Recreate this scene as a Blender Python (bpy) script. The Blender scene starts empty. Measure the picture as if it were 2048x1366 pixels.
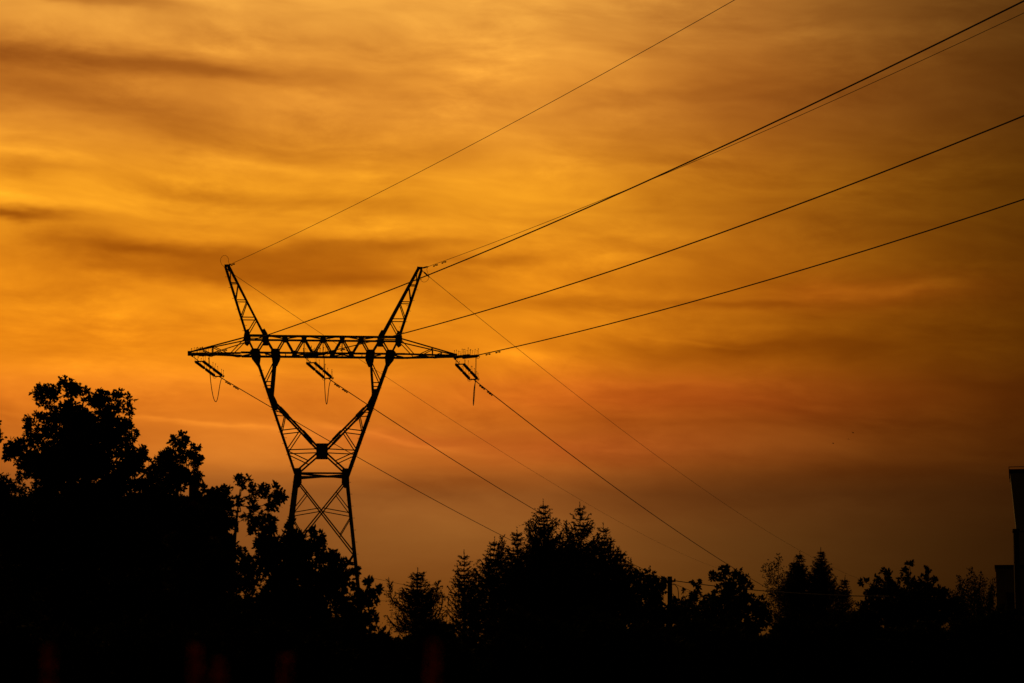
import bpy, bmesh, math, random
import numpy as np
from mathutils import Vector, Matrix
R = math.radians
scene = bpy.context.scene
col = scene.collection

# ------------------------------------------------------------------ camera
EYE = Vector((0.0, 0.0, 1.6))
LENS = 85.0
PITCH = math.atan(640.0 / (LENS / 36 * 2048))
cam_d = bpy.data.cameras.new('camera')
cam_d.lens = LENS; cam_d.sensor_width = 36.0
cam_d.clip_start = 0.1; cam_d.clip_end = 9000
cam_d.dof.use_dof = True; cam_d.dof.focus_distance = 105.0; cam_d.dof.aperture_fstop = 4.0
cam = bpy.data.objects.new('camera', cam_d); col.objects.link(cam)
cam.location = EYE; cam.rotation_euler = (math.pi / 2 + PITCH, 0, 0)
scene.camera = cam

# ------------------------------------------------------------------ sky (direction space: azimuth and elevation in degrees)
SUN_AZ, SUN_EL = R(-17), R(2.5)
world = bpy.data.worlds.new('World'); scene.world = world; world.use_nodes = True
NT = world.node_tree; NT.nodes.clear()
class N:
    """a scalar in the node tree, with arithmetic"""
    def __init__(s, o): s.o = o
    def m(s, op, b=None, c=None):
        n = NT.nodes.new('ShaderNodeMath'); n.operation = op
        for i, v in enumerate((s, b, c)):
            if v is None: continue
            if isinstance(v, N): NT.links.new(v.o, n.inputs[i])
            else: n.inputs[i].default_value = v
        return N(n.outputs[0])
    def __add__(s, b): return s.m('ADD', b)
    def __sub__(s, b): return s.m('SUBTRACT', b)
    def __mul__(s, b): return s.m('MULTIPLY', b)
    def __truediv__(s, b): return s.m('DIVIDE', b)
def vec(x, y, z=0.0):
    n = NT.nodes.new('ShaderNodeCombineXYZ')
    for i, v in enumerate((x, y, z)):
        if isinstance(v, N): NT.links.new(v.o, n.inputs[i])
        else: n.inputs[i].default_value = v
    return n.outputs[0]
def noise(v, scale, detail=4.0, rough=0.55, dist=0.0):
    n = NT.nodes.new('ShaderNodeTexNoise'); n.noise_dimensions = '2D'; n.inputs['Scale'].default_value = scale
    n.inputs['Detail'].default_value = detail; n.inputs['Roughness'].default_value = rough
    n.inputs['Distortion'].default_value = dist
    NT.links.new(v, n.inputs['Vector'])
    return N(n.outputs[0]) - 0.5
tc = NT.nodes.new('ShaderNodeTexCoord')
sep = NT.nodes.new('ShaderNodeSeparateXYZ'); NT.links.new(tc.outputs['Generated'], sep.inputs[0])
dx, dy, dz = (N(sep.outputs[i]) for i in range(3))
KD = 0.0844                                              # sky units per degree
az = dx.m('ARCTAN2', dy) * (180 / math.pi * KD)
el = dz.m('ARCSINE') * (180 / math.pi * KD)
# slow warps make the cloud edges drift, fine warps fray them
w0 = noise(vec(az * 1.3 + 7.3, el * 4.0), 1.6, 1.0)
w1 = noise(vec(az * 1.0 + 3.1, el * 3.2), 5.0, 3.0, 0.6)
w2 = noise(vec(az * 1.0 + 11.7, el * 2.0), 4.0, 1.0)
elw = el + w0 * 0.045 + w1 * 0.036
azw = az + w2 * 0.20
# cloud banks and bright rifts: azimuth, elevation, half-lengths, slope, optical depth (negative = thinner veil)
BANKS = [(0,140,170,48,.05,.50),(330,150,290,24,.10,.46),(150,140,420,36,.06,.32),(40,205,280,36,.0,.36),(480,285,320,30,.1,.24),(520,90,300,16,.1,.16),(300,225,400,30,.06,.16),(380,540,380,34,.03,.24),(640,535,420,42,0,.26),(1750,990,320,42,0,.12),(1480,905,320,12,-.05,-.08),(130,478,220,26,.04,.16),(480,905,330,60,0,-.44),(880,1060,310,80,0,-.28),(1560,130,220,50,0,-.12),(1780,520,240,40,0,-.16),(40,15,160,14,.1,.2),(980,745,160,30,0,-.10),(1040,722,120,13,0,-.16),(20,425,120,9,.03,-.10),(150,30,200,16,.10,.50),(600,205,220,18,.12,-.10),(300,250,220,25,.03,.26),
 (400,295,190,22,.10,.20),(30,362,120,10,.05,.18),(400,395,230,18,.05,.27),(650,420,250,16,.08,.17),(15,456,110,12,.02,.95),
 (250,508,190,18,.05,.56),(560,520,240,24,0,.28),(800,498,190,13,-.05,.34),(480,560,260,20,.05,.34),(720,565,210,20,0,.24),
 (1050,525,120,13,0,.38),(1100,610,230,22,0,.33),(1370,192,170,13,-.08,.16),(1560,205,230,13,.02,.10),(1450,330,130,12,0,.10),
 (1700,90,260,16,0,-.18),(1500,612,190,9,.03,.27),(1550,702,320,24,.02,.42),(900,985,190,18,-.03,.22),(1700,952,170,22,0,.20),
 (1300,1000,300,34,-.03,.24),(1800,592,170,15,-.03,-.42),(1250,530,140,18,.05,-.22),(30,332,150,12,.10,-.10),(350,615,170,18,0,-.10),
 (1330,768,140,10,.05,-.12),(330,860,240,6,.06,-.20),(770,880,120,8,.15,-.22),(1550,885,320,14,-.05,-.05),(1100,320,200,60,0,-.06),(-40,400,260,110,0,-.12),
 (1000,150,220,30,-.05,-.16),(130,775,430,50,.02,-.34),(560,790,260,40,0,-.10),(820,160,240,14,.08,.12),(1180,230,200,9,-.06,.10),(1420,690,110,5,.12,-.16),
 (1640,395,200,12,.04,-.10),(1900,480,200,16,.02,.08),(1250,850,260,10,.03,.10),(900,745,160,14,.05,.10),(620,345,260,10,.06,-.08)]
SH = {}
def sheared(sl):
    if sl not in SH: SH[sl] = vec(azw, azw.m('MULTIPLY_ADD', sl, elw))
    return SH[sl]
tau = None
for (bx, by, rx, ry, sl, am) in BANKS:
    sl = round(sl / .04) * .04
    a0, e0 = (bx - 1024) / 1000, (1323 - by) / 1000
    n = NT.nodes.new('ShaderNodeVectorMath'); n.operation = 'MULTIPLY_ADD'
    sc_ = (1000 / rx, 1000 / ry)
    NT.links.new(sheared(sl), n.inputs[0]); n.inputs[1].default_value = (sc_[0], sc_[1], 0)
    n.inputs[2].default_value = (-a0 * sc_[0], -(e0 + sl * a0) * sc_[1], 0)
    d2 = NT.nodes.new('ShaderNodeVectorMath'); d2.operation = 'DOT_PRODUCT'
    NT.links.new(n.outputs[0], d2.inputs[0]); NT.links.new(n.outputs[0], d2.inputs[1])
    pw = NT.nodes.new('ShaderNodeMath'); pw.operation = 'POWER'; pw.inputs[0].default_value = math.exp(-1)
    NT.links.new(d2.outputs['Value'], pw.inputs[1]); g = N(pw.outputs[0])
    tau = g * am if tau is None else g.m('MULTIPLY_ADD', am, tau)
# streaky veil over the whole sky
st = el + az * 0.07 + w0 * 0.075 + w2 * 0.02
veil = noise(vec(az * 1.25, st * 6.5, 0.0), 2.2, 3.0, 0.58)
fine = noise(vec(az * 1.15 + 5.2, st * 3.4), 8.0, 4.0, 0.62)
patch = (w2 * 2.6 + 0.75).m('MAXIMUM', 0.25)
fade = (el * 3.2 - 0.55).m('MAXIMUM', 0.22).m('MINIMUM', 1.0)       # smoother in the smoky air low down
tau = tau + (veil * 0.50 + fine * 0.36 * patch) * fade
tau = tau.m('MAXIMUM', -0.6)
# rose-tinted streaks low on the darker side
rose = None
for (bx, by, rx, ry, am) in [(1350,785,380,55,.24),(1780,598,260,34,.26),(1250,905,360,45,.20),(1600,830,300,50,.12),(780,878,200,20,.12)]:
    u = (azw - (bx - 1024) / 1000) * (1000 / rx); v = (elw - (1323 - by) / 1000) * (1000 / ry)
    gq = (u * u + v * v).m('MULTIPLY', -1.0).m('EXPONENT')
    rose = gq * am if rose is None else gq.m('MULTIPLY_ADD', am, rose)
# afterglow: fades away from the sunset side
x1 = (az - 0.05).m('MAXIMUM', 0.0).m('MINIMUM', 3.0)
x2 = (az * -1.0 - 2.7).m('MAXIMUM', 0.0).m('MINIMUM', 3.0)
fall = x1 * 1.29 + x1 * x1 * 0.80 + x2 * 1.22 + x2 * x2 * 0.86
fall = fall.m('MINIMUM', 5.2)
cr = NT.nodes.new('ShaderNodeValToRGB'); cr.color_ramp.interpolation = 'EASE'
GLOW = [(-3, (.004, .003, .001)), (-0.2, (.155, .047, .0055)), (1.1, (.175, .053, .0062)), (2.64, (.212, .0655, .0105)), (3.83, (.262, .0790, .0130)), (5.01, (.47, .116, .0105)),
        (6.2, (.60, .145, .0088)), (7.4, (.80, .238, .0070)), (8.57, (.84, .272, .0085)), (10.9, (.83, .308, .0135)), (13.3, (.75, .278, .0300)),
        (15.7, (.82, .350, .0500)), (24, (.72, .31, .04)), (38, (.25, .12, .03)), (58, (.06, .035, .015)), (90, (.02, .014, .009))]
els = cr.color_ramp.elements
while len(els) < len(GLOW): els.new(0.5)
for e_, (deg, c) in zip(els, GLOW):
    e_.position = (deg + 5) / 95.0
for e_, (deg, c) in zip(els, GLOW):
    e_.color = (*c, 1)
fac = (el * (1 / KD) + 5.0) * (1 / 95.0)
NT.links.new(fac.o, cr.inputs[0])
redden = (x1 * 2.2).m('MINIMUM', 1.0) * (el * 2.6 - 1.1).m('MAXIMUM', -0.5).m('MINIMUM', 1.0)
def absorb(k, r=0.0, q=0.0): return (tau * -k - fall - redden * r - rose * q).m('EXPONENT')
mul = NT.nodes.new('ShaderNodeVectorMath'); mul.operation = 'MULTIPLY'
NT.links.new(cr.outputs[0], mul.inputs[0]); NT.links.new(vec(absorb(1.0, 0, -.22), absorb(1.35, .20, .55), absorb(1.5, .2, -.6)), mul.inputs[1])
bg1 = NT.nodes.new('ShaderNodeBackground'); bg1.inputs[1].default_value = 1.0
NT.links.new(mul.outputs[0], bg1.inputs[0])
sky = NT.nodes.new('ShaderNodeTexSky'); sky.sky_type = 'NISHITA'; sky.sun_disc = False
sky.sun_elevation = SUN_EL; sky.sun_rotation = SUN_AZ; sky.dust_density = 6.0; sky.air_density = 2.0
tint = NT.nodes.new('ShaderNodeVectorMath'); tint.operation = 'MULTIPLY'
NT.links.new(sky.outputs[0], tint.inputs[0]); tint.inputs[1].default_value = (1.0, 0.55, 0.12)   # seen through the smoky orange air
bg2 = NT.nodes.new('ShaderNodeBackground'); bg2.inputs[1].default_value = 0.004
NT.links.new(tint.outputs[0], bg2.inputs[0])
add = NT.nodes.new('ShaderNodeAddShader'); NT.links.new(bg1.outputs[0], add.inputs[0]); NT.links.new(bg2.outputs[0], add.inputs[1])
wo = NT.nodes.new('ShaderNodeOutputWorld'); NT.links.new(add.outputs[0], wo.inputs[0])

# ------------------------------------------------------------------ sun: nearly set, veiled by cloud, behind the scene
sd = bpy.data.lights.new('sun', 'SUN'); sd.energy = 0.12; sd.angle = R(8); sd.color = (1.0, 0.55, 0.2)
sun = bpy.data.objects.new('sun', sd); col.objects.link(sun)
sdir = Vector((math.sin(SUN_AZ) * math.cos(SUN_EL), math.cos(SUN_AZ) * math.cos(SUN_EL), math.sin(SUN_EL)))
sun.rotation_euler = (-sdir).to_track_quat('-Z', 'Y').to_euler(); sun.location = (0, 0, 60)
vs = scene.view_settings
vs.view_transform = 'Standard'; vs.look = 'None'; vs.exposure = 0.0; vs.gamma = 1.0
scene.cycles.max_bounces = 2
scene.cycles.diffuse_bounces = 1
scene.cycles.glossy_bounces = 1
scene.cycles.use_adaptive_sampling = True
scene.cycles.adaptive_threshold = 0.005
scene.cycles.adaptive_min_samples = 20
world.cycles.sampling_method = 'MANUAL'
world.cycles.sample_map_resolution = 256
scene.cycles.transparent_max_bounces = 4

# ------------------------------------------------------------------ materials
def material(name, c1, c2, scale=6.0, rough=0.85, spec=0.2, transl=0.0, bump=0.0, detail=5.0):
    m = bpy.data.materials.new(name); m.use_nodes = True
    t = m.node_tree; b = t.nodes['Principled BSDF']
    b.inputs['Roughness'].default_value = rough
    b.inputs['Specular IOR Level'].default_value = spec
    tcn = t.nodes.new('ShaderNodeTexCoord'); n = t.nodes.new('ShaderNodeTexNoise')
    n.inputs['Scale'].default_value = scale; n.inputs['Detail'].default_value = detail
    r = t.nodes.new('ShaderNodeValToRGB')
    r.color_ramp.elements[0].position = 0.3; r.color_ramp.elements[1].position = 0.7
    r.color_ramp.elements[0].color = (*c1, 1); r.color_ramp.elements[1].color = (*c2, 1)
    t.links.new(tcn.outputs['Object'], n.inputs['Vector']); t.links.new(n.outputs[0], r.inputs[0])
    t.links.new(r.outputs[0], b.inputs['Base Color'])
    if bump:
        bp = t.nodes.new('ShaderNodeBump'); bp.inputs['Strength'].default_value = bump
        t.links.new(n.outputs[0], bp.inputs['Height']); t.links.new(bp.outputs[0], b.inputs['Normal'])
    if transl:
        tr = t.nodes.new('ShaderNodeBsdfTranslucent'); mx = t.nodes.new('ShaderNodeMixShader')
        t.links.new(r.outputs[0], tr.inputs[0]); mx.inputs[0].default_value = transl
        t.links.new(b.outputs[0], mx.inputs[1]); t.links.new(tr.outputs[0], mx.inputs[2])
        t.links.new(mx.outputs[0], t.nodes['Material Output'].inputs[0])
    return m
M = dict(
    steel=material('galvanised_steel', (.16, .16, .155), (.24, .24, .23), 3.0, .7, .3),
    gusset=material('weathered_plate', (.12, .115, .11), (.2, .19, .18), 5.0, .75, .25),
    wire=material('aluminium_strand', (.15, .15, .15), (.22, .22, .22), 20, .6, .3),
    insul=material('brown_porcelain', (.05, .025, .015), (.08, .04, .02), 9, .35, .4),
    concrete=material('concrete', (.25, .24, .22), (.38, .36, .33), 4.0, .9, .2, bump=.2),
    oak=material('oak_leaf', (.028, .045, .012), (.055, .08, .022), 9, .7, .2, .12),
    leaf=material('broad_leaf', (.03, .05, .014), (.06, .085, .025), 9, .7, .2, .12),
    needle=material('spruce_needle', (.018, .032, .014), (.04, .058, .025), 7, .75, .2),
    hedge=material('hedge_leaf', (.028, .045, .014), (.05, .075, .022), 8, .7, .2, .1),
    bark=material('bark', (.05, .038, .028), (.10, .08, .06), 8, .95, .1, bump=.6),
    plaster=material('plaster', (.32, .29, .24), (.42, .38, .32), 2.5, .9, .2, bump=.1),
    roof=material('roof_tile', (.10, .04, .028), (.16, .065, .04), 6, .8, .2, bump=.3),
    brick=material('chimney_brick', (.18, .08, .05), (.27, .12, .08), 8, .9, .2, bump=.3),
    metal=material('dark_sheet', (.05, .05, .05), (.09, .09, .088), 4, .5, .4),
    glass=material('window_glass', (.02, .025, .03), (.03, .035, .04), 2, .08, .5),
    wood=material('tarred_pole', (.045, .035, .025), (.08, .06, .045), 10, .9, .1, bump=.3),
    clad=material('grey_cladding', (.42, .42, .38), (.52, .52, .47), 1.5, .8, .2),
    bird=material('dark_feather', (.02, .018, .017), (.04, .036, .032), 30, .8, .1),
    dock=material('dry_red_dock', (.36, .055, .012), (.46, .085, .02), 30, .9, .1, .7),
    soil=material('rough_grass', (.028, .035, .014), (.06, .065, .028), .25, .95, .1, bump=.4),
    field=material('far_field', (.035, .045, .018), (.06, .06, .03), .02, .95, .1))

# ------------------------------------------------------------------ helpers
def tag(o, label=None, cat=None, group=None, kind=None):
    for k, v in (('label', label), ('category', cat), ('group', group), ('kind', kind)):
        if v: o[k] = v
    return o
def empty(name, loc=(0, 0, 0), rz=0.0):
    o = bpy.data.objects.new(name, None); col.objects.link(o)
    o.location = loc; o.rotation_euler = (0, 0, rz); o.empty_display_size = 0.3
    return o
def link(name, me, mat=None, parent=None):
    o = bpy.data.objects.new(name, me); col.objects.link(o)
    if mat is not None and not me.materials: me.materials.append(M[mat])
    if parent is not None: o.parent = parent
    return o
def mesh_from(name, V, F):
    me = bpy.data.meshes.new(name); me.from_pydata([tuple(v) for v in V], [], F); me.update(); return me
def mesh_np(name, V, idx, n):
    """V (k,3) float array, idx flat loop indices, n verts per face (uniform)"""
    me = bpy.data.meshes.new(name)
    me.vertices.add(len(V)); me.vertices.foreach_set('co', np.ascontiguousarray(V, dtype=np.float32).ravel())
    nf = len(idx) // n
    me.loops.add(len(idx)); me.loops.foreach_set('vertex_index', np.ascontiguousarray(idx, dtype=np.int32))
    me.polygons.add(nf); me.polygons.foreach_set('loop_start', np.arange(nf, dtype=np.int32) * n)
    me.update(calc_edges=True); return me
class Geo:
    """collects quads and tris of ONE part"""
    def __init__(s): s.V = []; s.F = []
    def add(s, V, F):
        k = len(s.V); s.V += [tuple(v) for v in V]; s.F += [[i + k for i in f] for f in F]
    def box(s, c, d, rot=None):
        c = Vector(c); d = Vector(d) / 2
        P = [Vector((x * d.x, y * d.y, z * d.z)) for x in (-1, 1) for y in (-1, 1) for z in (-1, 1)]
        if rot is not None: P = [rot @ p for p in P]
        s.add([c + p for p in P], [(0, 1, 3, 2), (4, 6, 7, 5), (0, 4, 5, 1), (2, 3, 7, 6), (0, 2, 6, 4), (1, 5, 7, 3)])
    def tube(s, pts, rad, n=6, cap=True):
        pts = [Vector(p) for p in pts]
        if not hasattr(rad, '__len__'): rad = [rad] * len(pts)
        V = []; F = []; prev = None
        for i, p in enumerate(pts):
            t = (pts[min(i + 1, len(pts) - 1)] - pts[max(i - 1, 0)]).normalized()
            a = prev if prev is not None else (Vector((0, 0, 1)) if abs(t.z) < .9 else Vector((1, 0, 0)))
            x = (a - t * a.dot(t)).normalized(); y = t.cross(x); prev = x
            for k in range(n):
                an = 2 * math.pi * k / n
                V.append(p + (x * math.cos(an) + y * math.sin(an)) * rad[i])
        for i in range(len(pts) - 1):
            for k in range(n):
                F.append((i * n + k, i * n + (k + 1) % n, (i + 1) * n + (k + 1) % n, (i + 1) * n + k))
        if cap:
            F.append(tuple(range(n))[::-1]); F.append(tuple((len(pts) - 1) * n + k for k in range(n)))
        s.add(V, F)
    def plate(s, poly, y, t):
        """polygon in the x-z plane, thickness t about y"""
        n = len(poly)
        V = [(p[0], y - t / 2, p[1]) for p in poly] + [(p[0], y + t / 2, p[1]) for p in poly]
        F = [tuple(range(n)), tuple(range(2 * n - 1, n - 1, -1))] + [(i, (i + 1) % n + n if 0 else i + n, (i + 1) % n + n, (i + 1) % n)[::1] for i in range(n)]
        s.add(V, F)
    def build(s, name, mat, parent=None):
        return link(name, mesh_from(name, s.V, s.F), mat, parent)
def angle_bar(p, q, w, inward=None, t=None):
    """steel L section from p to q, flange w"""
    g = Geo(); p = Vector(p); q = Vector(q); d = (q - p).normalized(); t = t or max(.012, w * .12)
    a = Vector(inward) if inward is not None else Vector((0, 1, 0))
    x = (a - d * a.dot(d))
    if x.length < 1e-4: x = d.orthogonal()
    x.normalize(); y = d.cross(x)
    x, y = (x + y).normalized(), (y - x).normalized()
    pr = [(0, 0), (w, 0), (w, t), (t, t), (t, w), (0, w)]
    o = -(x + y) * w * .32
    V = [e + o + x * a_ + y * b_ for e in (p, q) for a_, b_ in pr]
    F = [(i, (i + 1) % 6, 6 + (i + 1) % 6, 6 + i) for i in range(6)] + [(0, 3, 2, 1), (0, 5, 4, 3), (6, 7, 8, 9), (6, 9, 10, 11)]
    g.add(V, F); return g

FPX = LENS / 36 * 2048
def at(px, py, Y):
    """point at ground distance Y along the view axis, in the direction the survey photo (2048 wide) shows it"""
    a = (px - 1024) / FPX; v = (683 - py) / FPX
    d = Vector((a, math.cos(PITCH) - v * math.sin(PITCH), math.sin(PITCH) + v * math.cos(PITCH)))
    return EYE + d * (Y / d.y)

# ------------------------------------------------------------------ ground
g = Geo(); S = 4000.0; n = 40
gx = [-S + 2 * S * i / n for i in range(n + 1)]
V = [(x, y, 0.0) for y in gx for x in gx]
F = [(j * (n + 1) + i, j * (n + 1) + i + 1, (j + 1) * (n + 1) + i + 1, (j + 1) * (n + 1) + i) for j in range(n) for i in range(n)]
tag(link('ground', mesh_from('ground', V, F), 'soil'), kind='structure')

# ------------------------------------------------------------------ lattice tower
TC = Vector((-11.391, 144.552, 0.0)); TYAW = R(4.5057)
tower = empty('transmission_tower', TC, TYAW)
tag(tower, 'dark steel lattice power pylon with two raised horns and a long crossarm', 'pylon')
TM = Matrix.Translation(TC) @ Matrix.Rotation(TYAW, 4, 'Z')
def hd(z):                                     # half depth of the tower body at height z
    if z <= 12.67: return 1.50 + (12.67 - z) * 0.112
    if z <= 20.92: return 1.50 - (z - 12.67) * 0.0855
    return 0.795 - (z - 20.92) * 0.165
def bar(name, p, q, w, inward=None, parent=None, mat='steel'):
    return angle_bar(p, q, w, inward).build(name, mat, parent or tower)
rng = random.Random(5)
Z_B, Z_T, Z_W, Z_K = 19.90, 20.91, 12.67, 17.3
XT = (1.142, 2.285, 3.457, 4.54)                # top chord nodes
XB = (0.571, 1.712, 2.854, 4.055)               # bottom chord nodes
bolt_me = None
def step_bolts(parent, p, q, out, step=.36):
    """climbing bolts along a leg, alternating sides"""
    global bolt_me
    if bolt_me is None:
        b = Geo(); b.tube([(0, 0, 0), (.17, 0, 0)], .011, 5); b.tube([(.165, 0, 0), (.185, 0, 0)], .02, 6)
        bolt_me = mesh_from('step_bolt', b.V, b.F); bolt_me.materials.append(M['steel'])
    p = Vector(p); q = Vector(q); L = (q - p).length; k = 0; s = .25
    while s < L - .1:
        o = link('step_bolt', bolt_me, None, parent); o.location = p.lerp(q, s / L)
        o.rotation_euler = (0, 0, (0 if out > 0 else math.pi) + (0 if k % 2 else math.pi))
        s += step; k += 1
def gusset(poly, y, t=.016):
    g = Geo(); g.plate(poly, y, t); return g.build('gusset_plate', 'gusset', tower)
for sx in (-1, 1):
    for sy in (-1, 1):
        # lower body legs
        zb = [0.15, 8.04, 12.5]
        hw = lambda z: 1.50 + (12.5 - z) * .1115
        p, q = (sx * hw(.15), sy * hd(.15), .15), (sx * hw(12.5), sy * hd(12.5), 12.5)
        lg = bar('leg', p, q, .21, (-sx, -sy, 0))
        if sy < 0: step_bolts(lg, p, q, sx, .36)
        g = Geo(); g.box((p[0], p[1], .1), (.7, .7, .5)); g.build('concrete_footing', 'concrete', tower)
        # outer arm of the V
        p, q = (sx * 1.50, sy * hd(12.5), 12.5), (sx * 4.06, sy * hd(Z_B), Z_B)
        lg = bar('outer_arm_leg', p, q, .15, (-sx, -sy, 0))
        if sy < 0: step_bolts(lg, p, q, sx, .36)
        # upper window post, inner strut of the V, legs of the X below
        bar('inner_arm_leg', (sx * 3.03, sy * hd(17.6), 17.55), (sx * 2.854, sy * hd(Z_B), Z_B), .15, (sx, -sy, 0))
        bar('v_strut', (sx * 2.78, sy * hd(16.8), 16.88), (sx * .22, sy * hd(14.1), 14.22), .15, (0, -sy, 0))
        bar('v_strut', (sx * .22, sy * hd(14), 13.92), (sx * 1.42, sy * hd(12.9), 12.85), .13, (0, -sy, 0))
        # splice angles, a little proud of the members
        for (ax, az_, bx_, bz) in ((2.50, 16.60, 2.02, 16.10), (1.14, 15.2, .64, 14.66)):
            bar('splice_plate', (sx * ax, sy * (hd(az_) + .03), az_), (sx * bx_, sy * (hd(bz) + .03), bz), .2, (0, -sy, 0), mat='gusset')
        # bracing between outer leg and inner strut
        xo = lambda z: 1.50 + (z - 12.5) * (4.06 - 1.50) / (Z_B - 12.5)
        def br(x1_, z1, x2_, z2, w=.075, nm='diagonal_brace'):
            bar(nm, (sx * x1_, sy * hd(z1), z1), (sx * x2_, sy * hd(z2), z2), w, (0, -sy, 0))
        br(xo(16.35), 16.35, 2.28, 16.32, .06, 'horizontal_strut')
        br(xo(15.2), 15.2, 2.22, 16.24)
        br(xo(15.22), 15.22, 1.30, 15.36, .075, 'horizontal_strut')
        br(1.28, 15.28, xo(14.1), 14.1)
        br(xo(14.05), 14.05, .30, 14.12, .075, 'horizontal_strut')
        br(xo(13.98), 13.98, .82, 13.42)
        # upper window bracing
        br(2.92, 19.4, xo(18.2), 18.2)
        br(xo(18.15), 18.15, 2.98, 18.15, .07, 'horizontal_strut')
        # lower body X panel and its redundants
        br(1.42, 12.25, -1.905, 8.04, .10)
        br(hw(10.3), 10.3, 0.05, 10.6, .065); br(.86, 11.55, hw(10.4), 10.4, .065)
        br(1.12, 9.05, hw(10.15), 10.15, .065)
        br(hw(8.0), 8.0, -hw(.6), .6, .10); br(hw(4.2), 4.2, .12, 4.3, .07)
        # gusset plates front and back
        y = sy * (hd(Z_B) + .012)
        gusset([(sx * 4.36, 20.0), (sx * 4.22, 20.16), (sx * 3.84, 20.16), (sx * 3.74, 19.98), (sx * 3.76, 19.72), (sx * 3.80, 19.4), (sx * 3.86, 19.15), (sx * 4.04, 19.42), (sx * 4.28, 19.72)], y)
        gusset([(sx * 3.12, 20.0), (sx * 3.06, 20.16), (sx * 2.64, 20.16), (sx * 2.54, 19.95), (sx * 2.58, 19.7), (sx * 2.76, 19.3), (sx * 2.98, 19.3), (sx * 3.06, 19.6)], y)
        y = sy * (hd(Z_T) + .012)
        for xc in (4.54, 3.457):
            gusset([(sx * (xc + .2), 20.95), (sx * (xc + .13), 21.25), (sx * (xc - .08), 21.35), (sx * (xc - .18), 21.0), (sx * (xc - .16), 20.72), (sx * (xc + .02), 20.5), (sx * (xc + .2), 20.62)] if xc > 4 else
                   [(sx * (xc - .22), 20.85), (sx * (xc - .14), 20.55), (sx * (xc + .18), 20.55), (sx * (xc + .18), 21.0), (sx * (xc + .2), 21.3), (sx * (xc + .05), 21.38), (sx * (xc - .12), 21.1)], y)
        y = sy * (hd(17.3) + .012)
        gusset([(sx * 3.32, 17.78), (sx * 2.97, 17.74), (sx * 2.93, 17.4), (sx * 2.70, 16.95), (sx * 2.66, 16.72), (sx * 2.92, 16.58), (sx * 3.12, 17.15)], y)
        y = sy * (hd(12.7) + .012)
        gusset([(sx * 1.66, 12.95), (sx * 1.22, 12.97), (sx * 1.20, 12.3), (sx * 1.36, 12.0), (sx * 1.64, 12.05), (sx * 1.62, 12.5)], y)
        # earth-wire horn chords
        bar('horn_chord', (sx * 4.54, sy * hd(Z_T), Z_T), (sx * 5.92, sy * hd(25.2), 25.2), .12, (-sx, -sy, 0))
        bar('horn_chord', (sx * 3.457, sy * hd(Z_T), Z_T), (sx * 5.72, sy * hd(25.25), 25.25), .13, (sx, -sy, 0))
        hx = lambda z: 4.54 + (z - Z_T) * (5.92 - 4.54) / (25.2 - Z_T)
        hi = lambda z: 3.457 + (z - Z_T) * (5.72 - 3.457) / (25.25 - Z_T)
        for z0, z1 in ((24.22, 25.1), (23.15, 24.16), (22.08, 23.1), (21.0, 22.02)):
            br(hx(z0), z0, hi(z0), z0, .065, 'horn_rung')
            if z0 < 24: br(hx(z0 + .02), z0 + .06, hi(z1), z1, .07, 'horn_brace')
            else: br(hx(z0 + .02), z0 + .06, hi(z1) - .02, z1, .06, 'horn_brace')
        # crossarm chords and tip
        bar('crossarm_chord', (sx * 4.9, sy * .80, Z_B), (sx * 7.98, sy * .14, Z_B + .02), .12, (0, -sy, 1))
        bar('crossarm_chord', (sx * 4.5, sy * .81, Z_T - .02), (sx * 7.9, sy * .13, Z_B + .13), .075, (0, -sy, -1))
        for xa, za, xb_, zb_ in ((4.62, 20.84, 5.5, Z_B), (6.6, 20.34, 5.7, Z_B), (6.6, 20.34, 6.6, Z_B), (7.2, 20.12, 6.7, Z_B)):
            f = lambda x: .80 - (x - 4.9) * .214 if x > 4.9 else .80
            bar('crossarm_brace', (sx * xa, sy * f(xa), za), (sx * xb_, sy * f(xb_), zb_), .06, (0, -sy, 0))
    # per side members across the depth
    bar('horn_cap', (sx * 5.98, 0, 25.28), (sx * 5.64, 0, 25.3), .19, (0, 1, 0), mat='gusset')
    step = [(4.56 + .02, 21.0, 5.9, 25.1)]
    lg = bar('climbing_rail', (sx * 4.56, -.78, 21.0), (sx * 5.9, -.12, 25.1), .05, (0, 1, 0))
    step_bolts(lg, (sx * 4.56, -.78, 21.0), (sx * 5.9, -.12, 25.1), -sx, .355)
    for z in (12.67, 14.08, 15.2, 16.6, 18.15, Z_B, Z_T, 10.3, 8.04, 4.2):
        x = sx * (1.5 + (z - 12.5) * .346 if z > 12.5 else 1.5 + (12.5 - z) * .1115)
        if z == Z_T: x = sx * 4.54
        bar('side_strut', (x, -hd(z), z), (x, hd(z), z), .08, (-sx, 0, 0))
    for z0, z1 in ((.6, 4.2), (4.2, 8.04), (8.04, 12.5)):
        x0_, x1_ = sx * (1.5 + (12.5 - z0) * .1115), sx * (1.5 + (12.5 - z1) * .1115)
        bar('side_brace', (x0_, -hd(z0), z0), (x1_, hd(z1), z1), .08, (-sx, 0, 0))
        bar('side_brace', (x0_ - sx * .03, hd(z0), z0), (x1_ - sx * .03, -hd(z1), z1), .08, (-sx, 0, 0))
    for z0, z1 in ((12.8, 15.2), (15.2, 18.15), (18.15, 19.8)):
        x0_, x1_ = sx * (1.5 + (z0 - 12.5) * .346), sx * (1.5 + (z1 - 12.5) * .346)
        bar('side_brace', (x0_, -hd(z0), z0), (x1_, hd(z1), z1), .07, (-sx, 0, 0))
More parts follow.
